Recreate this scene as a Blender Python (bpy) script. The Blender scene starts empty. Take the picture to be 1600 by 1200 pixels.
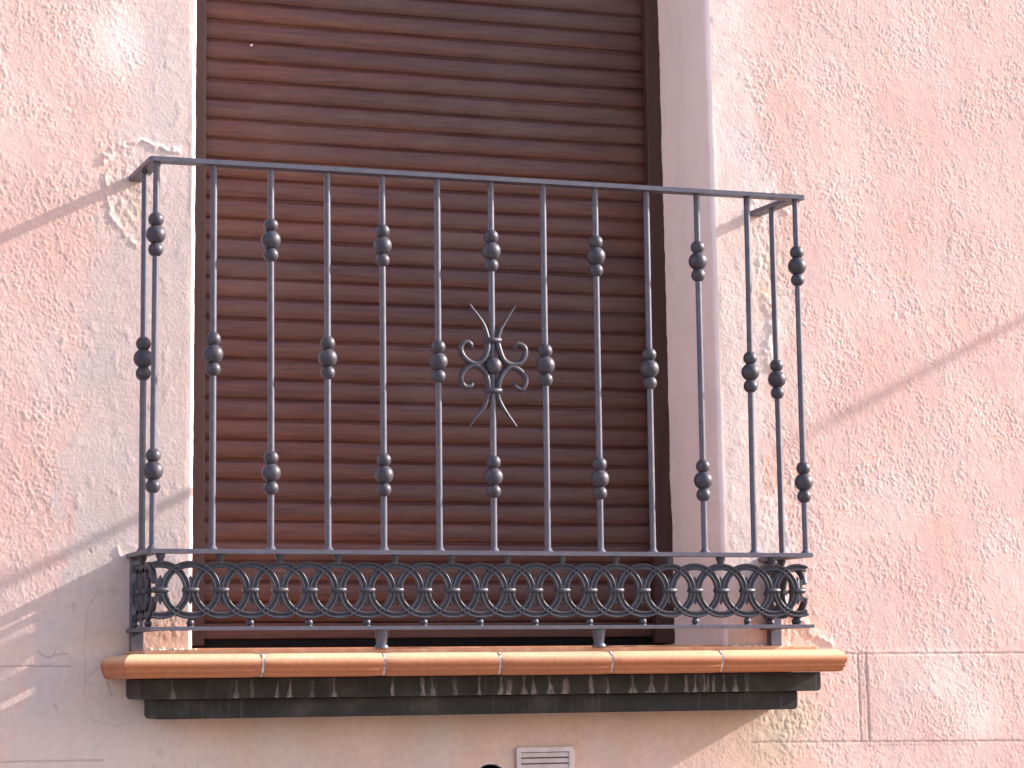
import bpy, bmesh, math, random
import numpy as np
from mathutils import Matrix, Vector

random.seed(7)
R = math.radians
scene = bpy.context.scene
col = scene.collection

# ------------------------------------------------------------------ camera
CY, CP, CR = R(19.8636), R(6.611), R(-0.6195)
fwd = Vector((math.sin(CY)*math.cos(CP), math.cos(CY)*math.cos(CP), math.sin(CP)))
rgt = Vector((math.cos(CY), -math.sin(CY), 0.0))
up = rgt.cross(fwd)
r2 = math.cos(CR)*rgt + math.sin(CR)*up
u2 = -math.sin(CR)*rgt + math.cos(CR)*up
cam_d = bpy.data.cameras.new("camera")
cam = bpy.data.objects.new("camera", cam_d)
col.objects.link(cam)
cam.matrix_world = Matrix(((r2.x, u2.x, -fwd.x, -1.0348),
                           (r2.y, u2.y, -fwd.y, -5.1865),
                           (r2.z, u2.z, -fwd.z, -0.2585),
                           (0, 0, 0, 1)))
cam_d.sensor_width = 36.0
cam_d.lens = 36.0*3934.43/1600.0
cam_d.clip_start = 0.1
cam_d.clip_end = 500
scene.camera = cam

# ------------------------------------------------------------------ light
SLOPE, K = 0.50, 8.7
to_sun = Vector((1.0, -1.0/K, SLOPE)).normalized()
elev = math.asin(to_sun.z)
azim = math.atan2(to_sun.x, to_sun.y)
world = bpy.data.worlds.new("World")
scene.world = world
world.use_nodes = True
wn = world.node_tree
bgn = wn.nodes["Background"]
sky = wn.nodes.new("ShaderNodeTexSky")
sky.sky_type = 'NISHITA'
sky.sun_disc = False
sky.sun_elevation = elev
sky.sun_rotation = azim
sky.air_density = 1.2
sky.dust_density = 1.6
sky.ozone_density = 1.0
tint = wn.nodes.new("ShaderNodeMix"); tint.data_type = 'RGBA'; tint.blend_type = 'MULTIPLY'
tint.inputs[0].default_value = 1.0; tint.inputs[7].default_value = (1.08, .965, 1.0, 1)
wn.links.new(sky.outputs[0], tint.inputs[6])
wn.links.new(tint.outputs[2], bgn.inputs[0])
bgn.inputs[1].default_value = 0.138
sun_d = bpy.data.lights.new("sun", 'SUN')
sun_d.energy = 4.6
sun_d.angle = R(0.53)
sun_d.color = (1.0, 0.93, 0.87)
sun = bpy.data.objects.new("sun", sun_d)
col.objects.link(sun)
sun.rotation_euler = to_sun.to_track_quat('Z', 'Y').to_euler()
sun.location = (6, -2, 5)
scene.view_settings.view_transform = 'Standard'
scene.view_settings.look = 'None'
scene.view_settings.exposure = 1.64
scene.view_settings.gamma = 1.0

# ------------------------------------------------------------------ helpers
def tag(o, label=None, cat=None, group=None, kind=None):
    if label: o["label"] = label
    if cat: o["category"] = cat
    if group: o["group"] = group
    if kind: o["kind"] = kind
    return o

def empty(name, loc=(0, 0, 0)):
    o = bpy.data.objects.new(name, None)
    col.objects.link(o)
    o.location = loc
    return o

class MB:
    def __init__(s):
        s.v = []; s.f = []; s.sm = []
    def add(s, vs, fs, smooth=True):
        b = len(s.v)
        s.v.extend([tuple(map(float, q)) for q in vs])
        for q in fs:
            s.f.append(tuple(b+i for i in q)); s.sm.append(smooth)
        return s
    def box(s, x0, x1, y0, y1, z0, z1):
        vs = [(x, y, z) for x in (x0, x1) for y in (y0, y1) for z in (z0, z1)]
        return s.add(vs, [(0, 1, 3, 2), (4, 6, 7, 5), (0, 4, 5, 1), (2, 3, 7, 6), (0, 2, 6, 4), (1, 5, 7, 3)], False)
    def tube(s, pts, rad, n=14, caps=True, normal=None, flat=1.0):
        """swept round section; flat scales the radius along `normal`"""
        pts = [Vector(q) for q in pts]
        m = len(pts)
        if not hasattr(rad, '__len__'): rad = [rad]*m
        rad = [float(r_) for r_ in rad]
        nrm = Vector(normal) if normal else None
        vs = []; fs = []
        prev = None
        for i, q in enumerate(pts):
            t = (pts[min(i+1, m-1)]-pts[max(i-1, 0)]).normalized()
            if nrm: a = nrm
            elif prev is None: a = Vector((1, 0, 0)) if abs(t.x) < .8 else Vector((0, 1, 0))
            else: a = prev
            b = t.cross(a).normalized(); a = b.cross(t).normalized(); prev = a
            for k in range(n):
                w = 2*math.pi*k/n
                vs.append(q + rad[i]*(flat*math.cos(w)*a + math.sin(w)*b))
        for i in range(m-1):
            for k in range(n):
                k2 = (k+1) % n
                fs.append((i*n+k, i*n+k2, (i+1)*n+k2, (i+1)*n+k))
        s.add(vs, fs, True)
        if caps:
            s.add(vs[:n], [tuple(range(n))[::-1]], False)
            s.add(vs[-n:], [tuple(range(n))], False)
        return s
    def sphere(s, c, r, n=26, m=16, sz=1.0):
        vs = [(c[0], c[1], c[2]-r*sz)]
        for i in range(1, m):
            ph = -math.pi/2+math.pi*i/m
            for k in range(n):
                w = 2*math.pi*k/n
                vs.append((c[0]+r*math.cos(ph)*math.cos(w), c[1]+r*math.cos(ph)*math.sin(w), c[2]+r*sz*math.sin(ph)))
        vs.append((c[0], c[1], c[2]+r*sz))
        fs = []
        for k in range(n):
            k2 = (k+1) % n
            fs.append((0, 1+k2, 1+k))
            for i in range(m-2):
                a = 1+i*n
                fs.append((a+k, a+k2, a+n+k2, a+n+k))
            fs.append((len(vs)-1, 1+(m-2)*n+k, 1+(m-2)*n+k2))
        return s.add(vs, fs, True)
    def sweep(s, rings, closed_profile=True, caps=True, smooth=False):
        n = len(rings[0])
        vs = [q for rg in rings for q in rg]
        fs = []
        for i in range(len(rings)-1):
            for k in range(n if closed_profile else n-1):
                k2 = (k+1) % n
                fs.append((i*n+k, i*n+k2, (i+1)*n+k2, (i+1)*n+k))
        s.add(vs, fs, smooth)
        if caps:
            s.add(rings[0], [tuple(range(n))[::-1]], False)
            s.add(rings[-1], [tuple(range(n))], False)
        return s
    def build(s, name, m, parent=None, bevel=0, seg=2):
        me = bpy.data.meshes.new(name)
        me.from_pydata(s.v, [], s.f)
        me.polygons.foreach_set("use_smooth", s.sm)
        me.update()
        if bevel:
            bm = bmesh.new(); bm.from_mesh(me)
            bmesh.ops.remove_doubles(bm, verts=bm.verts, dist=1e-6)
            ed = [e for e in bm.edges if e.is_manifold and e.calc_face_angle(0) > .6]
            bmesh.ops.bevel(bm, geom=ed, offset=bevel, segments=seg, affect='EDGES', profile=.5, clamp_overlap=True)
            bm.to_mesh(me); bm.free()
        bm = bmesh.new(); bm.from_mesh(me)
        bmesh.ops.recalc_face_normals(bm, faces=bm.faces); bm.to_mesh(me); bm.free()
        me.materials.append(m)
        o = bpy.data.objects.new(name, me)
        col.objects.link(o)
        if parent: o.parent = parent
        return o

def catmull(pts, n=6):
    P = [Vector(q) for q in pts]
    P = [P[0]*2-P[1]] + P + [P[-1]*2-P[-2]]
    out = []
    for i in range(1, len(P)-2):
        for k in range(n):
            t = k/n
            a, b, c, d = P[i-1], P[i], P[i+1], P[i+2]
            out.append(.5*((2*b)+(c-a)*t+(2*a-5*b+4*c-d)*t*t+(3*b-a-3*c+d)*t**3))
    out.append(P[-2])
    return out

def ss(a, b, x):
    t = np.clip((x-a)/(b-a), 0, 1)
    return t*t*(3-2*t)

def perlin(x, y, seed):
    xi = np.floor(x).astype(np.int64); yi = np.floor(y).astype(np.int64)
    fx = x-xi; fy = y-yi
    def g(ix, iy, dx, dy):
        h = (ix*374761393 + iy*668265263 + seed*1442695041) & 0x7fffffff
        h = ((h ^ (h >> 13))*1274126177) & 0x7fffffff
        a = ((h ^ (h >> 16)) & 0xffff)*(2*np.pi/65536.0)
        return np.cos(a)*dx+np.sin(a)*dy
    u = fx*fx*fx*(fx*(fx*6-15)+10); v = fy*fy*fy*(fy*(fy*6-15)+10)
    n00 = g(xi, yi, fx, fy); n10 = g(xi+1, yi, fx-1, fy)
    n01 = g(xi, yi+1, fx, fy-1); n11 = g(xi+1, yi+1, fx-1, fy-1)
    return ((n00*(1-u)+n10*u)*(1-v) + (n01*(1-u)+n11*u)*v)*1.5

# ------------------------------------------------------------------ materials
def mat(name, base=(.5, .5, .5), rough=.6, metal=0.0, spec=.5):
    m = bpy.data.materials.new(name); m.use_nodes = True
    b = m.node_tree.nodes["Principled BSDF"]
    b.inputs["Base Color"].default_value = (*base, 1)
    b.inputs["Roughness"].default_value = rough
    b.inputs["Metallic"].default_value = metal
    b.inputs["Specular IOR Level"].default_value = spec
    return m, m.node_tree, b

def coords(nt, scale=(1, 1, 1)):
    tc = nt.nodes.new("ShaderNodeNewGeometry")
    mp = nt.nodes.new("ShaderNodeMapping"); mp.inputs["Scale"].default_value = scale
    nt.links.new(tc.outputs["Position"], mp.inputs["Vector"])
    return mp.outputs[0]

def noise(nt, vec, scale, detail=4, rough=.55):
    n = nt.nodes.new("ShaderNodeTexNoise")
    n.inputs["Scale"].default_value = scale
    n.inputs["Detail"].default_value = detail
    n.inputs["Roughness"].default_value = rough
    nt.links.new(vec, n.inputs["Vector"])
    return n.outputs["Fac"]

def ramp(nt, fac, stops):
    r = nt.nodes.new("ShaderNodeValToRGB")
    el = r.color_ramp.elements
    while len(el) < len(stops): el.new(.5)
    for e, (p, c) in zip(el, stops):
        e.position = p; e.color = (*c, 1) if len(c) == 3 else c
    nt.links.new(fac, r.inputs[0])
    return r.outputs[0]

def mix(nt, fac, a, b, mode='MIX'):
    m = nt.nodes.new("ShaderNodeMix"); m.data_type = 'RGBA'; m.blend_type = mode
    for sock, val in ((m.inputs[0], fac), (m.inputs[6], a), (m.inputs[7], b)):
        if hasattr(val, 'links'): nt.links.new(val, sock)
        elif isinstance(val, tuple): sock.default_value = (*val, 1)
        else: sock.default_value = val
    return m.outputs[2]

def bump(nt, bs, h, strength, dist):
    b = nt.nodes.new("ShaderNodeBump")
    b.inputs["Strength"].default_value = strength
    b.inputs["Distance"].default_value = dist
    nt.links.new(h, b.inputs["Height"])
    nt.links.new(b.outputs[0], bs.inputs["Normal"])

def g3(v): return (v, v, v)

# plaster: colours come from a painted attribute (pigment, patches, stains, some painted bounce and shade)
M_wall, nt, bs = mat("plaster", rough=.95, spec=.15)
at = nt.nodes.new("ShaderNodeAttribute"); at.attribute_name = "pigment_and_light"
n1 = ramp(nt, noise(nt, coords(nt), 60, 5), [(.3, g3(.93)), (.7, g3(1.06))])
c = mix(nt, 1.0, at.outputs["Color"], n1, 'MULTIPLY')
n2 = ramp(nt, noise(nt, coords(nt), 7, 5), [(.35, (.95, .98, 1.0)), (.65, (1.04, 1.0, .97))])
c = mix(nt, 1.0, c, n2, 'MULTIPLY')
nt.links.new(c, bs.inputs["Base Color"])
bump(nt, bs, noise(nt, coords(nt), 210, 4, .6), .6, .001)

M_reveal, nt, bs = mat("smooth plaster", rough=.93, spec=.15)
c = ramp(nt, noise(nt, coords(nt, (1, 1, .35)), 9, 5), [(.3, (.74, .62, .60)), (.5, (.80, .655, .63)), (.7, (.82, .665, .635))])
nt.links.new(c, bs.inputs["Base Color"])
bump(nt, bs, noise(nt, coords(nt), 90, 4), .3, .0015)

M_iron, nt, bs = mat("painted iron", rough=.44, metal=0.0, spec=.40)
c = ramp(nt, noise(nt, coords(nt), 45, 4), [(.3, (.062, .058, .084)), (.55, (.082, .077, .104)), (.75, (.108, .096, .110))])
nt.links.new(c, bs.inputs["Base Color"])
rr = ramp(nt, noise(nt, coords(nt), 120, 4), [(.3, g3(.36)), (.7, g3(.50))])
nt.links.new(rr, bs.inputs["Roughness"])
bump(nt, bs, noise(nt, coords(nt), 350, 3), .25, .0006)

M_cast, nt, bs = mat("cast iron", rough=.45, spec=.30)
c = ramp(nt, noise(nt, coords(nt), 60, 5), [(.3, (.036, .033, .044)), (.6, (.052, .047, .060)), (.8, (.095, .085, .092))])
nt.links.new(c, bs.inputs["Base Color"])
bump(nt, bs, noise(nt, coords(nt), 260, 4), .5, .001)

M_frieze, nt, bs = mat("dark cast iron", rough=.40, spec=.35)
c = ramp(nt, noise(nt, coords(nt), 60, 5), [(.3, (.032, .031, .042)), (.6, (.046, .044, .056)), (.8, (.080, .072, .076))])
nt.links.new(c, bs.inputs["Base Color"])
bump(nt, bs, noise(nt, coords(nt), 260, 4), .45, .0008)

M_slat, nt, bs = mat("wood grain shutter", rough=.38, spec=.34)
g1 = noise(nt, coords(nt, (9, 10, 150)), 1.0, 6, .65)
g2_ = noise(nt, coords(nt, (1.6, 4, 16)), 1.0, 4, .6)
c1 = ramp(nt, g1, [(.28, (.040, .014, .012)), (.44, (.086, .032, .025)), (.60, (.108, .042, .030)), (.78, (.152, .064, .043))])
c2 = ramp(nt, g2_, [(.35, (.86, .88, .98)), (.62, (1.08, 1.04, .98))])
c1 = mix(nt, 1.0, c1, c2, 'MULTIPLY')
c3 = ramp(nt, noise(nt, coords(nt, (.35, .35, 11)), 1.0, 2, .5), [(.35, (.84, .86, .90)), (.65, (1.12, 1.08, 1.02))])
c1 = mix(nt, 1.0, c1, c3, 'MULTIPLY')
ds = ramp(nt, noise(nt, coords(nt, (2.5, 2.5, 5)), 1.0, 6, .6), [(.50, g3(0)), (.75, g3(.28))])
c1 = mix(nt, ds, c1, (.17, .125, .115))
nt.links.new(c1, bs.inputs["Base Color"])
bump(nt, bs, g1, .12, .0005)

M_frame, nt, bs = mat("brown guide paint", rough=.4, spec=.3)
c = ramp(nt, noise(nt, coords(nt, (40, 40, 4)), 1.0, 4), [(.3, (.050, .022, .020)), (.7, (.070, .032, .027))])
nt.links.new(c, bs.inputs["Base Color"])

M_dark, nt, bs = mat("rubber and hole shade", (.008, .007, .007), .8, spec=.1)  # seal black, also painted in for the shade inside the pipe hole
c = ramp(nt, noise(nt, coords(nt), 50, 3), [(.3, (.006, .005, .005)), (.7, (.012, .010, .010))])
nt.links.new(c, bs.inputs["Base Color"])

M_tile, nt, bs = mat("terracotta", rough=.6, spec=.3)
na = noise(nt, coords(nt, (1.5, 12, 60)), 1.0, 5, .6)
nb = noise(nt, coords(nt), 130, 4)
oi = nt.nodes.new("ShaderNodeObjectInfo")
tc = ramp(nt, oi.outputs["Random"], [(0.0, (.84, .86, .90)), (1.0, (1.10, 1.06, 1.0))])
c = ramp(nt, na, [(.28, (.30, .098, .040)), (.5, (.355, .122, .050)), (.72, (.41, .155, .068))])
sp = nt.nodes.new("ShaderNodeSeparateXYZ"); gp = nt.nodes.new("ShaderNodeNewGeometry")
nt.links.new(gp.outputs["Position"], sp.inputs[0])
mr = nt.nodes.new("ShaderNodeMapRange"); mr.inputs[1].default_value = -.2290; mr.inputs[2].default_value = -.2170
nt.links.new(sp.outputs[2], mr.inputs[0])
sunlit_top = ramp(nt, na, [(.3, (.58, .38, .22)), (.7, (.66, .50, .32))])  # sunlit look of the upper nosing painted in as a paler colour by height
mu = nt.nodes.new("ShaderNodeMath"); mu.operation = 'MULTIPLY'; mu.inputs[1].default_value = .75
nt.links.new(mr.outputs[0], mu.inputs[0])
c = mix(nt, mu.outputs[0], c, sunlit_top)
c = mix(nt, 1.0, c, tc, 'MULTIPLY')
c = mix(nt, .35, c, ramp(nt, nb, [(.33, g3(.55)), (.55, g3(1.0))]), 'MULTIPLY')
nt.links.new(c, bs.inputs["Base Color"])
bump(nt, bs, nb, .3, .0008)

M_floor, nt, bs = mat("terracotta floor", rough=.8, spec=.2)
c = ramp(nt, noise(nt, coords(nt), 25, 5), [(.3, (.44, .20, .11)), (.55, (.53, .28, .17)), (.75, (.62, .42, .30))])
nt.links.new(c, bs.inputs["Base Color"])
bump(nt, bs, noise(nt, coords(nt), 140, 4), .5, .002)

M_joint, nt, bs = mat("lime joint", rough=.9, spec=.1)
c = ramp(nt, noise(nt, coords(nt), 90, 4), [(.4, (.20, .16, .16)), (.55, (.46, .40, .40))])
nt.links.new(c, bs.inputs["Base Color"])
bump(nt, bs, noise(nt, coords(nt), 250, 4), .5, .001)

M_crumb, nt, bs = mat("lime mortar crumbs", rough=.95, spec=.1)
c = ramp(nt, noise(nt, coords(nt), 60, 4), [(.35, (.50, .36, .26)), (.6, (.66, .54, .44))])
nt.links.new(c, bs.inputs["Base Color"])
bump(nt, bs, noise(nt, coords(nt), 220, 4), .6, .002)

M_slate, nt, bs = mat("black glazed slab", rough=.5, spec=.15)
c = ramp(nt, noise(nt, coords(nt, (14, 6, 22)), 1.0, 6, .6), [(.3, (.018, .017, .017)), (.55, (.031, .029, .029)), (.75, (.062, .056, .055))])
dr = ramp(nt, noise(nt, coords(nt, (110, 10, 5)), 1.0, 3, .5), [(.58, g3(0)), (.76, g3(.45))])
c = mix(nt, dr, c, (.085, .078, .082))
nt.links.new(c, bs.inputs["Base Color"])
bump(nt, bs, noise(nt, coords(nt), 70, 4), .25, .001)

M_streak = bpy.data.materials.new("lime streak"); M_streak.use_nodes = True
nt = M_streak.node_tree; bs = nt.nodes["Principled BSDF"]
bs.inputs["Base Color"].default_value = (.25, .23, .24, 1); bs.inputs["Roughness"].default_value = .9
at = nt.nodes.new("ShaderNodeAttribute"); at.attribute_name = "cover"
nz = noise(nt, coords(nt, (1, 1, .3)), 160, 4)
mm = nt.nodes.new("ShaderNodeMath"); mm.operation = 'MULTIPLY'
nt.links.new(at.outputs["Fac"], mm.inputs[0])
nzr = ramp(nt, nz, [(.3, g3(.25)), (.65, g3(1))])
nt.links.new(nzr, mm.inputs[1]); nt.links.new(mm.outputs[0], bs.inputs["Alpha"])

M_vent, nt, bs = mat("painted vent metal", rough=.6, spec=.3)
c = ramp(nt, noise(nt, coords(nt), 30, 4), [(.35, (.50, .41, .41)), (.65, (.62, .52, .51))])
nt.links.new(c, bs.inputs["Base Color"])

M_street, nt, bs = mat("street paving", rough=.9, spec=.2)
c = ramp(nt, noise(nt, coords(nt), 1.4, 6), [(.3, (.16, .135, .12)), (.7, (.24, .205, .18))])
nt.links.new(c, bs.inputs["Base Color"])

# ------------------------------------------------------------------ street
GZ = -3.4
g = MB().add([(-300, -300, GZ), (300, -300, GZ), (300, 300, GZ), (-300, 300, GZ)], [(0, 1, 2, 3)], False).build("street", M_street)
tag(g, kind="structure")

# ------------------------------------------------------------------ house wall
house = empty("house", (0.7, 0, GZ))
house_kids = []
tag(house, "pink roughcast stucco house front with a deep window recess and worn grey mortar patches", "building")

ST = .002
X0, Z0, NX, NZ = -.45, -.6, 1391, 1036
u = X0+ST*np.arange(NX); z = Z0+ST*np.arange(NZ)
SC = .005                           # coarser relief further out along the wall
u = np.concatenate([X0-SC*np.arange(160, 0, -1), u, u[-1]+SC*np.arange(1, 231)])
z = np.concatenate([Z0-SC*np.arange(50, 0, -1), z, z[-1]+SC*np.arange(1, 71)])
JL, JR, IB = 285+160, 898+160, 200+50
X0, X1, Z0, ZT_ = u[0], u[-1], z[0], z[-1]
NX, NZ = len(u), len(z)          # opening columns / sill row
U, Z = np.meshgrid(u, z)
def xl_of(zz): return .1256+.0038*zz + .0011*perlin(zz/.07, zz*0+3.3, 5)+.0007*perlin(zz/.018, zz*0+1.3, 6)
def xr_of(zz): return 1.3370-.0095*zz + .0013*perlin(zz/.06, zz*0+7.3, 8)+.0008*perlin(zz/.02, zz*0+4.3, 9)
ER = .009
offL = (xl_of(z)-ER)-u[JL]; offR = (xr_of(z)+ER)-u[JR]
X = U + offL[:, None]*np.clip(1-np.abs(U-u[JL])/.1, 0, 1) + offR[:, None]*np.clip(1-np.abs(U-u[JR])/.1, 0, 1)

def seg_dist(px, pz, pts):
    d = np.full(px.shape, 9.0)
    for (ax, az), (bx, bz) in zip(pts[:-1], pts[1:]):
        vx, vz = bx-ax, bz-az
        t = np.clip(((px-ax)*vx+(pz-az)*vz)/(vx*vx+vz*vz+1e-12), 0, 1)
        d = np.minimum(d, np.hypot(px-ax-t*vx, pz-az-t*vz))
    return d
def blob(cx, cz, rx, rz): return np.exp(-((X-cx)/rx)**2-((Z-cz)/rz)**2)

n_a = perlin(X/.09, Z/.13, 11); n_b = perlin(X/.03, Z/.035, 12); n_c = perlin(X/.3, Z/.3, 13)
# smooth mortar strips beside the opening
bl = np.interp(Z, [-.6, -.3, 0, .2, .4, .6, .72, .84, 1.05, 1.2, 1.5], [-.30, -.24, -.16, -.135, -.12, -.11, -.05, -.035, .03, .012, .0])
sL = ss(-.02, .03, X-bl+.05*n_a+.03*n_b)*(X < .7)
br = np.interp(Z, [-.6, -.2, 0, .25, .46, .67, .8, .92, 1.15, 1.3, 1.5], [1.36, 1.37, 1.50, 1.45, 1.49, 1.50, 1.49, 1.44, 1.42, 1.43, 1.43])
sR = ss(-.02, .03, br-X+.06*n_a+.03*n_b)*(X > .7)*ss(-.2, -.12, Z)
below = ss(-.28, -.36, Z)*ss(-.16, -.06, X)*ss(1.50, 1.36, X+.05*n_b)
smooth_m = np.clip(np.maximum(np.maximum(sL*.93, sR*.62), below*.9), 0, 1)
lowleft = ss(-.02, -.2, Z)*ss(.1, -.1, X)
smooth_m = np.maximum(smooth_m, lowleft*.75)
# relief
ca, sa = math.cos(R(24)), math.sin(R(24))
XR_, ZR_ = X*ca+Z*sa, -X*sa+Z*ca
wx = XR_+.004*perlin(X/.02, Z/.02, 31); wz = ZR_+.004*perlin(X/.02, Z/.02, 32)
st1 = perlin(wx/.0058, wz/.0088, 21); st2 = perlin(wx/.0040, wz/.0056, 22); st3 = perlin(wx/.016, wz/.022, 23)
amp = 1-.86*smooth_m
trowel = ss(.12, .5, perlin((X*.94+Z*.34)/.035, (-X*.34+Z*.94)/.16, 44)+.35*perlin(X/.03, Z/.03, 45))
amp *= (.80+.55*np.clip(perlin(X/.13, Z/.13, 41)+.15, -.6, .8)+.35*perlin(X/.045, Z/.045, 42))*(1-.55*trowel)
amp = np.clip(amp, .05, 2)
h = (.00072*np.clip(st1+.10, 0, 1)**.8+.00026*st2+.00030*st3)*amp
h += .0010*n_c + .0004*n_a + .00022*n_b*(1-.3*smooth_m)
h += .00022*perlin(X/.006, Z/.007, 51)*smooth_m
# patch lumps inside the mortar strips
lump = np.clip(perlin(X/.026, Z/.03, 61)-.28, 0, 1)*smooth_m*(Z > -.1)
h += .0016*lump*(sR*.9+sL*.7)
# raised lips of render round the rail fixings
def lip(pts, w, hh, seed):
    d = seg_dist(X+.008*perlin(X/.02, Z/.02, seed), Z+.008*perlin(X/.02, Z/.02, seed+1), pts)
    return hh*np.exp(-(d/w)**2)*(.6+.7*np.clip(perlin(X/.012, Z/.012, seed+2)+.5, 0, 1.3))
h += lip([(-.068, .825), (-.05, .85), (-.02, .865), (.012, .874), (.045, .862), (.09, .858)], .0055, .0024, 70)
h += lip([(-.066, .80), (-.058, .74), (-.05, .705), (-.02, .67), (.0, .65)], .0055, .0013, 74)
h += lip([(-.030, .012), (-.02, -.010), (-.006, -.004)], .004, .0016, 78)
h += lip([(1.405, .77), (1.44, .83), (1.49, .84), (1.52, .80)], .007, .0020, 82)
h += lip([(1.49, -.12), (1.53, -.135), (1.56, -.17), (1.60, -.19)], .008, .0022, 86)
h += lip([(1.46, .60), (1.48, .55), (1.46, .47), (1.49, .40)], .012, .0018, 90)
rough2 = blob(.08, -.15, .05, .03)+blob(1.50, -.16, .05, .03)+blob(1.47, .70, .05, .12)+blob(1.50, -.36, .09, .06)+blob(-.03, .77, .07, .10)+.7*blob(1.50, .10, .07, .16)
h += rough2*(.0009*perlin(X/.012, Z/.018, 95)+.0006*perlin(X/.006, Z/.008, 96))
# scored block lines and cracks
def groove(pts, w, dp, wob=.0012):
    global h
    d = seg_dist(X+wob*perlin(X/.02, Z/.02, 101), Z+wob*perlin(X/.02, Z/.02, 102), pts)
    h = h-dp*np.exp(-(d/w)**2)*(.65+.5*np.clip(perlin(X/.03, Z/.03, 103)+.4, 0, 1))
    return np.exp(-(d/w)**2)
gm = groove([(1.63, -.2165), (3.6, -.222)], .0024, .0014)
gm = np.maximum(gm, groove([(1.673, -.217), (1.676, -.415)], .0026, .0012))
gm = np.maximum(gm, groove([(1.693, -.217), (1.697, -.415)], .0030, .0018))
gm = np.maximum(gm, groove([(1.40, -.4125), (2.10, -.422), (3.6, -.43)], .0024, .0011))
gm = np.maximum(gm, groove([(-1.4, -.222), (-.13, -.2295)], .0020, .0012))
gm = np.maximum(gm, groove([(-1.4, -.415), (-.06, -.421)], .0020, .0010))
ck = groove([(-.196, -.197), (-.184, -.207), (-.172, -.213), (-.158, -.205), (-.136, -.203)], .0014, .0012, .0025)
ck = np.maximum(ck, groove([(-.172, -.213), (-.160, -.200), (-.156, -.19)], .0011, .0009, .002))
ck = np.maximum(ck, groove([(-.16, -.305), (-.155, -.318)], .0018, .0012, .002))
ck = np.maximum(ck, groove([(-.092, .01), (-.088, .004)], .002, .0012, .002))
loop = groove([(.0, -.075), (-.05, -.078), (-.077, -.086), (-.096, -.111), (-.100, -.176), (-.097, -.293), (-.082, -.339), (-.049, -.352), (.0, -.345)], .0010, .0008, .004)
ck2 = groove([(-.098, -.262), (-.085, -.245), (-.07, -.235)], .0012, .001, .002)
pit = groove([(-.052, -.262), (-.045, -.285), (-.042, -.286)], .0018, .0016, .003)
h += .0010*ss(.012, .0, np.maximum(1.697-X, np.maximum(Z+.2175, -.417-Z)))*ss(2.15, 1.9, X)
for q in range(16):
    px_, pz_ = random.uniform(-.3, 2.1), random.uniform(-.45, 1.3)
    h -= .0012*blob(px_, pz_, .003, .003)
# damp near the opening edge
dop = np.where(Z > -.2, np.minimum(np.abs(X-X[:, JL:JL+1]), np.abs(X-X[:, JR:JR+1])), 9)
dop = np.where((X > X[:, JL:JL+1]) & (X < X[:, JR:JR+1]) & (Z > -.2), 0, dop)
h *= ss(0, .010, dop)
# service hole
HX, HZ, HR = .780, -.487, .040
dh = np.hypot(X-HX, Z-HZ)
h += .0018*np.exp(-((dh-HR-.003)/.003)**2)

# pigment, with some bounce light and slab shade painted in
pink = np.array([.625, .440, .390]); pink2 = np.array([.60, .385, .325]); grey = np.array([.565, .460, .430])
white = np.array([.70, .60, .56]); brown = np.array([.50, .355, .27]); ochre = np.array([.60, .47, .33]); orange = np.array([.60, .36, .25])
C = np.empty(X.shape+(3,)); C[:] = pink
def over(colr, m):
    global C
    m = np.clip(m, 0, 1)[..., None]; C = C*(1-m)+colr*m
over(pink2, ss(-.2, .6, perlin(X/.35, Z/.28, 111)+.35*n_a)*.55)
over(white, ss(.05, .6, perlin(X/.22, Z/.26, 112)+.3*n_b)*.22)
over(grey, np.maximum(sL*.85, lowleft*.35))
over(white, sR*(.60+.3*n_a))
over(grey, sR*ss(.1, .5, perlin(X/.05, Z/.09, 113))*.6)
over(white, 1.1*blob(-.04, 1.09, .07, .09)*(1-sL))
over(white, (blob(1.90, -.28, .08, .06)+blob(1.98, -.37, .06, .06))*.65)
over(grey, blob(1.76, -.33, .07, .09)*.5)
over(ochre, (blob(1.48, .62, .05, .10)+blob(-.005, .73, .03, .05))*.55*(.6+n_b))
over(np.array([.47, .40, .29]), (blob(1.50, -.36, .08, .045)+blob(1.44, -.42, .08, .05))*.6)
over(white, blob(1.42, 1.05, .04, .30)*.5*(X > 1.3))
over(brown, below*(.72*ss(-.60, -.36, Z)+.25*n_a)*ss(-.05, .25, X))  # brown stain, with the shade under the slab painted into it
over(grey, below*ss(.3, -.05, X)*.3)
over(orange, (.45*blob(-.06, -.170, .07, .035)+1.1*blob(.07, -.165, .07, .035)+.7*blob(1.52, -.16, .06, .04))*.7)  # warm bounce and sunlit orange above the ledge painted into the wall colour
vst = np.clip(perlin(X/.02, Z/.35, 120), 0, 1)*blob(1.47, -.32, .05, .05)
over(np.array([.30, .24, .17]), vst*1.2)
dirt = np.array([.20, .13, .11])
over(dirt, gm*.45); over(dirt, ck*.45); over(dirt, loop*.22); over(dirt, ck2*.25); over(dirt, pit*.4)
over(np.array([.36, .27, .25]), ss(.42, .75, perlin(X/.013, Z/.016, 131))*ss(.1, .5, perlin(X/.2, Z/.2, 132))*.35)
over(np.array([.75, .67, .62]), np.exp(-((dh-HR-.002)/.002)**2)*.5)

me = bpy.data.meshes.new("wall")
verts = np.stack([X, -h, Z], -1).reshape(-1, 3)
idx = np.arange(NX*NZ).reshape(NZ, NX)
keep = np.ones((NZ-1, NX-1), bool)
keep[IB:, JL:JR] = False
dc = dh[:-1, :-1]
keep &= ~(dc < HR)
q = np.stack([idx[:-1, :-1], idx[:-1, 1:], idx[1:, 1:], idx[1:, :-1]], -1)[keep]
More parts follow.
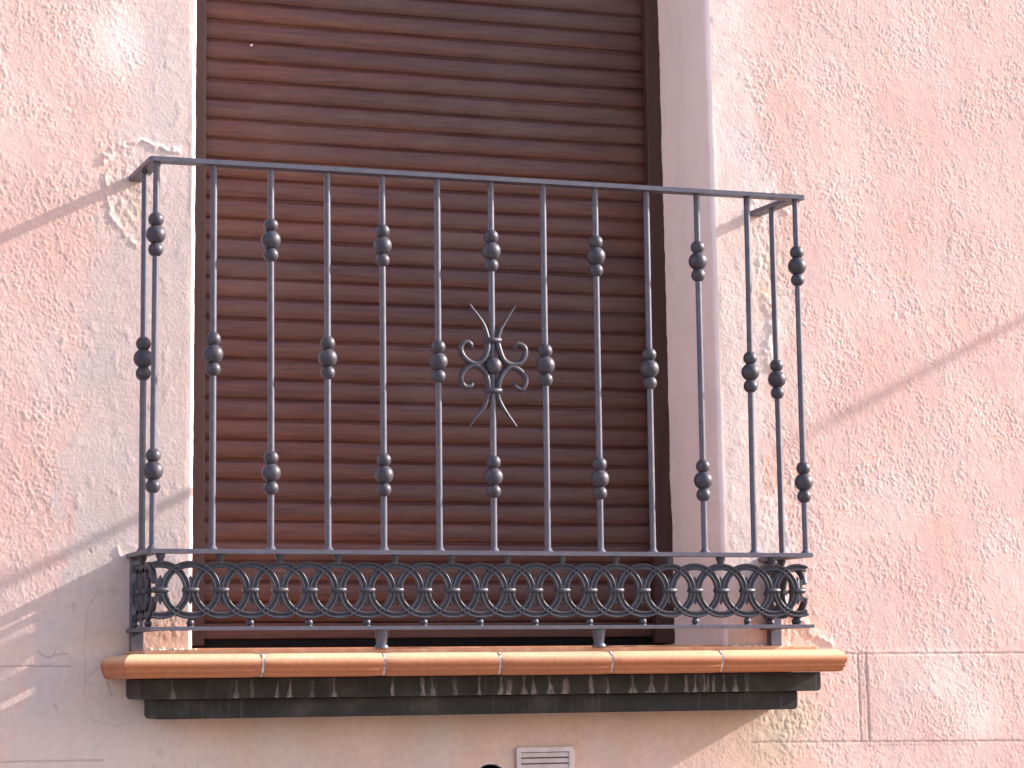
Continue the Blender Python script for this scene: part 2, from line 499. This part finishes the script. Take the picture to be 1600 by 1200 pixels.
# plain continuation of the facade outside the modelled relief
ex = []
def rect(x0, x1, z0, z1): ex.append([(x0, 0, z0), (x1, 0, z0), (x1, 0, z1), (x0, 0, z1)])
rect(-8, X0, GZ, 6); rect(X1, 11, GZ, 6); rect(X0, X1, GZ, Z0)
rect(X0, .126, ZT_, 2.05); rect(1.332, X1, ZT_, 2.05); rect(X0, X1, 2.05, 6)
exv = np.array(ex).reshape(-1, 3); nb0 = len(verts)
exq = nb0+np.arange(len(exv)).reshape(-1, 4)
verts = np.concatenate([verts, exv]); q = np.concatenate([q, exq])
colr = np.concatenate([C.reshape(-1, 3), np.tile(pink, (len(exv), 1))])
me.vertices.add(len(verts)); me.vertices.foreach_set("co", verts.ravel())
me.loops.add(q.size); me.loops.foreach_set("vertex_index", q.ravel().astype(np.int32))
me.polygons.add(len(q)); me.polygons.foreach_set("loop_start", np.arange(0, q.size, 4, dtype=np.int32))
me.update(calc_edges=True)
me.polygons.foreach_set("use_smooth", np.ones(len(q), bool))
a = me.color_attributes.new("pigment_and_light", 'FLOAT_COLOR', 'POINT')
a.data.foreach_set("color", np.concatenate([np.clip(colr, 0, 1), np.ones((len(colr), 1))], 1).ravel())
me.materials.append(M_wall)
wall = bpy.data.objects.new("wall", me); col.objects.link(wall); house_kids.append(wall)

# jambs of the window recess, edges rounded by hand
YB = .345
def jamb(side):
    zz = np.append(z[IB:], 2.05)
    xe = np.append(X[IB:, JL] if side < 0 else X[IB:, JR], .126-ER if side < 0 else 1.332+ER)
    rows = []
    sg = 1 if side < 0 else -1
    prof = [(ER*math.sin(t), ER*(1-math.cos(t))) for t in np.linspace(0, math.pi/2, 6)]
    prof += [(ER, y) for y in np.linspace(.02, YB, 26)]
    for zi, x in zip(zz, xe):
        rows.append([(x+sg*px, py, zi) for px, py in prof])
    A = np.array(rows)
    nn = .0012*perlin(A[:, 5:, 1]/.05, A[:, 5:, 2]/.12, 141+side)+.0004*perlin(A[:, 5:, 1]/.012, A[:, 5:, 2]/.015, 143+side)
    A[:, 5:, 0] += nn*np.clip((A[:, 5:, 1]-.008)/.01, 0, 1)
    m = MB().sweep([list(map(tuple, r_)) for r_ in A], closed_profile=False, caps=False, smooth=True)
    house_kids.append(m.build("window_jamb", M_reveal))
jamb(-1); jamb(1)
house_kids.append(MB().add([(.1, 0, 2.05), (1.35, 0, 2.05), (1.35, YB, 2.05), (.1, YB, 2.05)], [(0, 1, 2, 3)], False).build("window_lintel", M_reveal))
# room side closed off behind the shutter
house_kids.append(MB().box(.05, 1.42, YB+.002, YB+.03, -.24, 2.1).build("window_back", M_dark))
for o in house_kids:
    o.parent = house; o.matrix_parent_inverse = Matrix.Translation((-.7, 0, -GZ))

# ------------------------------------------------------------------ service hole
def hole_ring(prof_):
    return MB().sweep([[(HX+r_*math.cos(2*math.pi*k/48), y_, HZ+r_*math.sin(2*math.pi*k/48)) for r_, y_ in prof_] for k in range(49)], closed_profile=False, caps=False, smooth=True)
m = hole_ring(((HR+.004, .004), (HR+.001, -.0015), (HR-.0008, -.001), (HR-.0012, .001)))
hole = empty("pipe_hole", (HX, 0, HZ))
tag(hole, "round dark pipe hole in the shaded wall left of the vent grille", "hole")
o = m.build("rim", M_joint, hole); o.matrix_parent_inverse = Matrix.Translation((-HX, 0, -HZ))
o = hole_ring(((HR-.0011, .0005), (HR-.0011, .16))).build("bore", M_dark, hole); o.matrix_parent_inverse = Matrix.Translation((-HX, 0, -HZ))  # near-black bore, the darkness of the hole put into its colour
o = MB().tube([(HX, .15, HZ), (HX, .158, HZ)], HR+.003, 32).build("back", M_dark, hole); o.matrix_parent_inverse = Matrix.Translation((-HX, 0, -HZ))

# ------------------------------------------------------------------ vent grille
vent = empty("vent_grille", (.837, 0, -.52))
tag(vent, "small pinkish metal vent grille with slanted louvres on the wall below the balcony", "vent")
VI = Matrix.Translation((-.837, 0, .52))
vx0, vx1, vz1, vz0 = .8385, .9700, -.4125, -.530
m = MB()
for (a0, a1, b0, b1) in ((vx0, vx1, vz1-.011, vz1), (vx0, vx1, vz0, vz0+.011), (vx0, vx0+.010, vz0+.011, vz1-.011), (vx1-.010, vx1, vz0+.011, vz1-.011)):
    m.box(a0, a1, -.007, .0, b0, b1)
o = m.build("frame", M_vent, vent, bevel=.0015); o.matrix_parent_inverse = VI
for k in range(8):
    zc = vz1-.018-.0125*k
    m = MB().add([(vx0+.010, -.0062, zc-.003), (vx1-.010, -.0062, zc-.003), (vx1-.010, -.0015, zc+.0055), (vx0+.010, -.0015, zc+.0055),
                  (vx0+.010, -.0052, zc-.004), (vx1-.010, -.0052, zc-.004), (vx1-.010, -.0005, zc+.0045), (vx0+.010, -.0005, zc+.0045)],
                 [(0, 1, 2, 3), (4, 7, 6, 5), (0, 4, 5, 1), (1, 5, 6, 2), (2, 6, 7, 3), (3, 7, 4, 0)], False)
    o = m.build("louvre", M_vent, vent); o.matrix_parent_inverse = VI
o = MB().box(vx0+.009, vx1-.009, -.0016, -.0006, vz0+.01, vz1-.01).build("back_plate", M_frame, vent); o.matrix_parent_inverse = VI
m = MB()
pts = [(.9705+.002*math.sin(t*9), -.001, vz1-.004-.10*t) for t in np.linspace(0, 1, 24)]
m.tube(pts, [.0035+.001*math.sin(i*1.7) for i in range(24)], 10)
o = m.build("mortar_bead", M_crumb, vent); o.matrix_parent_inverse = VI

# ------------------------------------------------------------------ roller shutter
shutter = empty("roller_shutter", (.75, .31, -.18))
tag(shutter, "closed brown wood-grain roller shutter with narrow horizontal slats in the window recess", "shutter")
SI = Matrix.Translation((-.75, -.31, .18))
P = .04565
z_line = 1.2343                      # a joint between two slats
zb = z_line-P*30                     # bottom joint (about -.135)
prof = []
prof_unit = [(0.0, .0040), (.040, .0040), (.048, .0), (.075, -.0014), (.16, -.0026), (.28, -.0036), (.42, -.0042), (.58, -.0041), (.72, -.0034), (.82, -.0026), (.885, -.0014), (.925, .0004), (.950, .0022), (.968, .0040)]
k = 0
zt = zb; slat_no = []
sj = []
while zt < 1.98:
    for (t, d) in prof_unit: prof.append((.312+d, zt+t*P)); slat_no.append(len(sj))
    sj.append((random.uniform(-.0007, .0007), random.uniform(-.0010, .0010), random.uniform(0, 6)))
    zt += P
rings = []
xs = np.linspace(.175, 1.325, 40)
for x in xs:
    rings.append([(x, y_+.0006*math.sin(x*5.0+zz*3)+sj[n_][0], zz-.0012*math.sin((x-.175)/1.15*math.pi)+sj[n_][1]*(x-.75)+.0004*math.sin(x*7+sj[n_][2])) for (y_, zz), n_ in zip(prof, slat_no)])
m = MB().sweep(rings, closed_profile=False, caps=False, smooth=True)
o = m.build("slat_curtain", M_slat, shutter); o.matrix_parent_inverse = SI
o = MB().box(.18, 1.32, .304, .322, -.1710, zb-.001).build("bottom_bar", M_slat, shutter, bevel=.003); o.matrix_parent_inverse = SI
o = MB().box(.18, 1.32, .309, .318, -.1935, -.1711).build("rubber_seal", M_dark, shutter); o.matrix_parent_inverse = SI
for (a0, a1) in ((.13, .2135), (1.2915, 1.345)):
    m = MB()
    m.box(a0, a1, .276, .300, -.186, 2.04)
    o = m.build("guide_rail", M_frame, shutter, bevel=.002); o.matrix_parent_inverse = SI
    if a0 < 1:
        m = MB().box(a0, a1-.006, .3005, .34, -.186, 2.04)
    else:
        m = MB().box(a0+.006, a1, .3005, .34, -.186, 2.04)
    o = m.build("guide_channel", M_frame, shutter); o.matrix_parent_inverse = SI
m = MB().tube([(.324, .3045, 1.18), (.3255, .3035, 1.177)], [.004, .003], 8)
o = m.build("stopper", M_vent, shutter); o.matrix_parent_inverse = SI

# ------------------------------------------------------------------ balcony ledge
ledge = empty("balcony_ledge", (.72, -.1, -.338))
tag(ledge, "shallow balcony ledge edged with orange terracotta nosing tiles over two black stepped slabs", "balcony ledge")
LI = Matrix.Translation((-.72, .1, .338))
def L(o): o.matrix_parent_inverse = LI; return o
FT = -.2000
L(MB().box(-.018, 1.468, -.206, -.001, -.2545, FT).build("floor_tile", M_floor, ledge, bevel=.003))
L(MB().box(.129, 1.334, -.001, .3445, -.1995, -.1942).build("threshold", M_floor, ledge))
# bullnose nosing swept round three sides: (outward, z)
NP = [(.0, -.2088), (.028, -.2088)]
for t in np.linspace(.15, 1, 8):
    w = t*math.pi/2
    NP.append((.028+.021*math.sin(w), -.2283+.0195*math.cos(w)))
NP += [(.0492, -.231), (.0478, -.2362), (.0452, -.2392), (.0462, -.2412), (.0448, -.2462), (.0418, -.2492), (.0424, -.2512), (.0395, -.2552), (.036, -.2565), (.0, -.2565)]
XI0, XI1, YI = -.0182, 1.4662, -.2062
def nose_front(xa, xb, ma=False, mb=False, dz=0, dy=0):
    n = max(6, int((xb-xa)/.02)); rg = []
    for i in range(n+1):
        t = i/n
        ring_ = []
        for (d, zz) in NP:
            a_ = xa-(d if ma else 0); b_ = xb+(d if mb else 0)
            e = min(t, 1-t)*(xb-xa)
            sh = .0012*math.exp(-e/.003) if not ((ma and t < .5) or (mb and t > .5)) else 0
            ring_.append((a_+(b_-a_)*t, YI-(d-sh if d > .02 else d)+dy, zz+dz-(sh if zz > -.22 else -sh)))
        rg.append(ring_)
    return MB().sweep(rg, smooth=True)
J = [.2129, .4665, .7163, .9657, 1.2188]
w_ = .0023
ed = [XI0]+J+[XI1]
for i in range(6):
    xa = ed[i]+(w_ if i > 0 else .0); xb = ed[i+1]-(w_ if i < 5 else 0.0)
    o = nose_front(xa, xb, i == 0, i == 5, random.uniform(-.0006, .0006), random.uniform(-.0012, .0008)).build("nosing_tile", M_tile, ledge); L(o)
for sd in (-1, 1):
    rg = []
    for t in np.linspace(0, 1, 10):
        ring_ = []
        for (d, zz) in NP:
            y0_ = YI-d+.0016; y1_ = -.001
            ring_.append(((XI0-d) if sd < 0 else (XI1+d), y0_+(y1_-y0_)*t, zz))
        rg.append(ring_)
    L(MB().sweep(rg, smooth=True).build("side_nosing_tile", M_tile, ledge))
for jx in J:
    rg = []
    for t in (-1, -.5, 0, .5, 1):
        rg.append([(jx+t*w_*1.05+.0035*(zz+.23)/.025*.35, YI-max(0, d-.0010), zz-(.0008 if zz > -.21 else -.0010)) for d, zz in NP])
    L(MB().sweep(rg, smooth=True).build("mortar_joint", M_joint, ledge))
def slab(name, x0, x1, yf, z0, z1, rr_=.010):
    n = 6; pr = [(x0, z1), (x0, z0+rr_)]
    pr += [(x0+rr_*(1-math.cos(t)), z0+rr_*(1-math.sin(t))) for t in np.linspace(.2, math.pi/2, n)]
    pr += [(x1-rr_*(1-math.sin(t)), z0+rr_*(1-math.cos(t))) for t in np.linspace(0, math.pi/2-.2, n)]
    pr += [(x1, z0+rr_), (x1, z1)]
    m = MB().sweep([[(x, -.001, zz) for x, zz in pr], [(x, yf, zz) for x, zz in pr]])
    return L(m.build(name, M_slate, ledge, bevel=.0018))
slab("upper_slab", -.014, 1.503, -.150, -.2985, -.2570)
slab("lower_slab", .024, 1.463, -.113, -.3385, -.2988)
# lime runs on the upper slab
px_streaks = [(367, 5, .7), (389, 4, .5), (431, 3, 1), (450, 4, 1), (484, 6, .5), (517, 5, .8), (608, 4, 1), (654, 6, 1), (669, 5, .9), (704, 7, .5),
              (743, 4, .9), (777, 5, 1), (791, 7, 1), (813, 6, .8), (827, 5, .9), (852, 6, 1), (879, 9, .9), (917, 6, 1), (944, 4, 1), (983, 7, .9),
              (1014, 9, .8), (1038, 6, .5), (1068, 5, .9), (1083, 5, 1), (1096, 4, .8), (1104, 3, .9), (1112, 4, .9), (1127, 4, .9), (1147, 5, .9), (1163, 6, .5), (267, 6, .5)]
for (px, wd, al) in px_streaks:
    xs_ = -.0634+ (px-220)*(1.5275+.0031)/1063.0 + .0603-.005
    # non-linear perspective spacing of the runs along the slab
    t_ = (px-220)/1063.0; xs_ = -.0131+1.516*(t_*(1-.075*(1-t_)))
    lean = random.uniform(-.004, .004); top_ = random.choice((1, 1, 1, .85))
    m = MB(); cov = []; vs = []; nrow = 9
    for i in range(nrow):
        t = i/(nrow-1); zz = -.2590-(1-top_)*.02-(.0385-(1-top_)*.02)*t
        hw = .00137*wd*(.50+.25*math.sin(t*5+px)+.75*t**3)
        for s_ in (-1, -.45, .45, 1):
            vs.append((xs_+lean*t+s_*hw, -.1506, zz)); cov.append((0 if abs(s_) == 1 else 1)*al*(.55+.45*t)*(0 if i == 0 and top_ < 1 else 1))
    fs = [(i*4+k, i*4+k+1, i*4+k+5, i*4+k+4) for i in range(nrow-1) for k in range(3)]
    m.add(vs, fs, True)
    me2 = bpy.data.meshes.new("lime_run"); me2.from_pydata(m.v, [], m.f); me2.update()
    a = me2.attributes.new("cover", 'FLOAT', 'POINT'); a.data.foreach_set("value", cov)
    me2.materials.append(M_streak)
    o = bpy.data.objects.new("lime_run", me2); col.objects.link(o); o.parent = ledge; L(o)
# crumbly mortar bead where the ledge meets the wall
for (xa, xb, n) in ((.034, .128, 46), (1.345, 1.50, 70)):
    m = MB()
    for i in range(n):
        x = random.uniform(xa, xb); r_ = random.uniform(.002, .0058)
        m.sphere((x, -.003-random.random()*.010, FT+r_*.3), r_, 9, 6, random.uniform(.6, 1.1))
    L(m.build("mortar_crumbs", M_crumb, ledge))

# ------------------------------------------------------------------ railing
rail = empty("balcony_railing", (.72, -.207, -.2))
tag(rail, "dark grey wrought-iron balcony railing with beaded bars, scroll medallion and ringed frieze", "railing")
RI = Matrix.Translation((-.72, .207, .2))
def Q(o): o.matrix_parent_inverse = RI; return o
YF = -.2069
BW, RX1 = .030, 1.4420
def u_rail(name, z0, z1, w, xl0=0.0, xr0=1.4425, bev=.0012, end=0.0, rx=None):
    h_ = w/2
    outer = [(xl0-h_, .0015), (xl0-h_, YF-h_+.006), (xl0-h_+.006, YF-h_), (xr0+h_-.004, YF-h_), (xr0+h_, YF-h_+.004), ((rx or xr0)+h_, .0015)]
    inner = [(xl0+h_, .0015), (xl0+h_, YF+h_-.001), (xl0+h_+.001, YF+h_), (xr0-h_-.001, YF+h_), (xr0-h_, YF+h_-.001), ((rx or xr0)-h_, .0015)]
    rg = [[(a[0], a[1], z1), (a[0], a[1], z0), (b[0], b[1], z0), (b[0], b[1], z1)] for a, b in zip(outer, inner)]
    return Q(MB().sweep(rg).build(name, M_iron, rail, bevel=bev, seg=3))
u_rail("top_rail", .7872, .7968, .031, rx=1.437, bev=.0026)
u_rail("middle_rail", -.0078, .0012, .030, bev=.0026)
u_rail("bottom_rail", -.1615, -.1540, .030, bev=.0024)

TX = [.0005, .1200, .2402, .3598, .4794, .6005, .7208, .8396, .9595, 1.0795, 1.1992, 1.3200, 1.4390]
BX = [-.0035, .1182, .2396, .3604, .4797, .6004, .7203, .8404, .9608, 1.0815, 1.2027, 1.3209, 1.4450]
ZT, ZH, ZM, ZL = .7872, .6381, .3975, .1576
def baluster(xt, yt, xb, yb, kinds):
    wb = random.uniform(-.0006, .0006)
    def at(zz):
        t = zz/ZT
        return (xb+(xt-xb)*t+wb*math.sin(t*6), yb+(yt-yb)*t, zz)
    m = MB().tube([at(zz) for zz in np.linspace(.0010, ZT+.0008, 9)], .0067, 18, caps=False)
    m.tube([at(.0008), at(.004), at(.009)], [.0125, .0100, .0068], 14, caps=False)
    o = Q(m.build("baluster", M_iron, rail))
    for zc in kinds:
        for dz, r_ in ((.0308, .0155), (0, .0203), (-.0308, .0155)):
            c_ = at(zc+dz)
            s_ = MB().sphere(c_, r_*random.uniform(.98, 1.02), 28, 18).build("bead", M_cast, o)
    return o
for i in range(13):
    if i == 6: bb = baluster(TX[i], YF, BX[i], YF, (ZH, ZL))
    else: baluster(TX[i], YF, BX[i], YF, (ZH, ZL) if i % 2 == 0 else (ZM,))
baluster(-.0015, -.100, -.0030, -.100, (ZM,))
baluster(1.4330, -.100, 1.4395, -.100, (ZM,))

# medallion
ZC = .3925; XC = .7206; U_ = .0002973
pts0 = [(-173, 435), (-123, 365), (-73, 290), (-43, 230), (-33, 180), (-43, 110), (-73, 45), (-133, 8), (-193, 25), (-236, 75), (-240, 125), (-210, 160), (-172, 152), (-155, 112)]
med = Q(MB().sphere((XC, YF-.002, ZC), .0195, 28, 18).build("medallion", M_cast, rail))
for sx in (1, -1):
    for sz in (1, -1):
        jt = [(random.uniform(-5, 5), random.uniform(-5, 5)) for _ in pts0]
        pp = catmull([(XC+sx*(a_+j_[0])*U_, YF-.003-.0035*(1 if (i > 4 and i < 13) else 0), ZC+sz*(b_+j_[1])*U_) for i, ((a_, b_), j_) in enumerate(zip(pts0, jt))], 6)
        n = len(pp); rad = []
        for i in range(n):
            t = i/(n-1)
            rad.append(np.interp(t, [0, .12, .33, .5, .8, .95, 1], [.0018, .0040, .0064, .0068, .0060, .0050, .0036]))
        o = MB().tube(pp, rad, 12, normal=(0, 1, 0), flat=1.15).build("scroll", M_cast, med)
for sz in (1, -1):
    zz = ZC+sz*180*U_
    m = MB().tube([(XC-.018, YF-.003, zz), (XC-.0165, YF-.003, zz), (XC+.0165, YF-.003, zz), (XC+.018, YF-.003, zz)], [.0045, .0072, .0072, .0045], 14, normal=(0, 1, 0), flat=1.5)
    o = m.build("collar", M_cast, med)
o = MB().tube([(XC-.0165, YF-.007, ZC+435*U_-.002), (XC-.0165, YF-.007, ZC+435*U_)], .001, 6).build("rivet", M_cast, med)

# ringed frieze
RZ = -.0805; RXr, RZr = .0543, .0512
prof_r = [(-.0074, -.0010), (-.0066, -.0054), (-.0046, -.0070), (-.0024, -.0048), (0, -.0006), (.0024, -.0048), (.0046, -.0070), (.0066, -.0054), (.0074, -.0010), (.0066, .0036), (-.0066, .0036)]
def ring_piece(cc, lo, hi, axis, off):
    """one ring of the frieze; axis 0 runs along x on plane y=off, axis 1 runs along y on plane x=off; cut off beyond lo..hi"""
    m = MB(); N = 64
    ok = [lo <= cc+RXr*math.cos(2*math.pi*k/N) <= hi for k in range(N)]
    spans = []
    if all(ok): spans = [list(range(N+1))]
    else:
        k0 = ok.index(False); cur = []
        for k in range(k0, k0+N+1):
            if ok[k % N]: cur.append(k)
            else:
                if len(cur) > 2: spans.append(cur)
                cur = []
        if len(cur) > 2: spans.append(cur)
    sgn = 1 if axis == 0 else (-1 if off < .5 else 1)
    for sp in spans:
        rg = []
        for k in sp:
            w = 2*math.pi*k/N
            r0 = []
            for (dr, dn) in prof_r:
                s_ = cc+(RXr+dr)*math.cos(w); zz = RZ+(RZr+dr)*math.sin(w)
                r0.append((s_, off+dn, zz) if axis == 0 else (off-dn*sgn*-1, s_, zz))
            rg.append(r0)
        m.sweep(rg, smooth=True, caps=(len(sp) <= N))
    return m
def P3(s_, n_, zz, axis, off): return (s_, off+n_, zz) if axis == 0 else (off+n_, s_, zz)
def frieze(cs, lo, hi, axis, off, par0):
    for i, cc in enumerate(cs):
        o = Q(ring_piece(cc, lo, hi, axis, off).build("cast_ring", M_frieze, rail))
        def sub(mb, nm):
            mb.build(nm, M_frieze, o)
        nv = (0, 1, 0) if axis == 0 else (1, 0, 0)
        sub(MB().tube([P3(cc-.0165, -.001, RZ, axis, off), P3(cc-.0145, -.001, RZ, axis, off), P3(cc+.0145, -.001, RZ, axis, off), P3(cc+.0165, -.001, RZ, axis, off)],
                      [.0040, .0063, .0063, .0040], 12, normal=nv, flat=1.55), "collar")
        m = MB()
        zs = [-.028, -.022, -.012, .0, .012, .022, .028]; rs = [.0008, .0036, .0050, .0062, .0050, .0036, .0008]
        m.tube([P3(cc, -.0004, RZ+a_, axis, off) for a_ in zs], rs, 8, normal=nv, flat=.85)
        # cast web flaring out between the two ring flanks
        for s3 in (-1, 1):
            pl = [(-.0085, .003), (-.0125, .0200), (-.0135, .0265), (-.0085, .0225), (-.0040, .0225), (0, .0300), (.0040, .0225), (.0085, .0225), (.0135, .0265), (.0125, .0200), (.0085, .003)]
            fr = [P3(cc+a_, -.0026, RZ+s3*b_, axis, off) for a_, b_ in pl]
            bk = [P3(cc+a_, .0026, RZ+s3*b_, axis, off) for a_, b_ in pl]
            m.sweep([fr, bk])
        sub(m, "leaf")
        top_ = (i % 2 == par0)
        if top_:
            m = MB().tube([P3(cc, 0, -.0275, axis, off), P3(cc, 0, -.019, axis, off), P3(cc, 0, -.014, axis, off), P3(cc, 0, -.0079, axis, off)], [.0065, .0068, .0095, .0100], 14)
        else:
            m = MB().sphere(P3(cc, 0, -.1462, axis, off), .0080, 18, 12)
            m.tube([P3(cc, 0, -.1545, axis, off), P3(cc, 0, -.1515, axis, off)], [.0085, .0065], 14)
        sub(m, "knob")
CS = [.0130+.0613*i for i in range(24)]
frieze(CS, -.006, 1.4470, 0, YF, 0)
frieze([-.1506, -.0893, -.0280], YF+.004, -.002, 1, .0, 1)
frieze([-.1506, -.0893, -.0280], YF+.004, -.002, 1, 1.4425, 1)
# posts and feet
Q(MB().box(-.0085, .0180, -.0225, -.0005, -.1995, -.0082).build("post", M_iron, rail, bevel=.0012))
Q(MB().box(1.4450, 1.4715, -.0225, -.0005, -.1995, -.0082).build("post", M_iron, rail, bevel=.0012))
for fx in (.4745, .9552):
    m = MB().tube([(fx, YF+.004, -.1620), (fx, YF+.004, -.166), (fx, YF+.004, -.185), (fx, YF+.004, -.1915), (fx, YF+.004, -.1945), (fx, YF+.004, -.1995)],
                  [.0150, .0140, .0118, .0112, .0150, .0150], 22)
    Q(m.build("foot", M_iron, rail))

# ------------------------------------------------------------------ unseen stand-in arm up the wall, added for its shadow band in the frame
br_ = empty("shadow_arm", (4.2, 0, 1.62))
tag(br_, "unseen square iron arm further along the house, added to cast the soft shadow band", "shadow caster")
BI = Matrix.Translation((-4.2, 0, -1.62))
BZ = .2677+.50*(4.2-1.5235)
m = MB().box(4.188, 4.212, -.305, .0, BZ-.007, BZ+.007)
o = m.build("shadow_arm_bar", M_iron, br_, bevel=.002); o.matrix_parent_inverse = BI
o = MB().box(4.16, 4.24, -.008, .0, BZ-.07, BZ+.05).build("shadow_arm_plate", M_iron, br_, bevel=.002); o.matrix_parent_inverse = BI
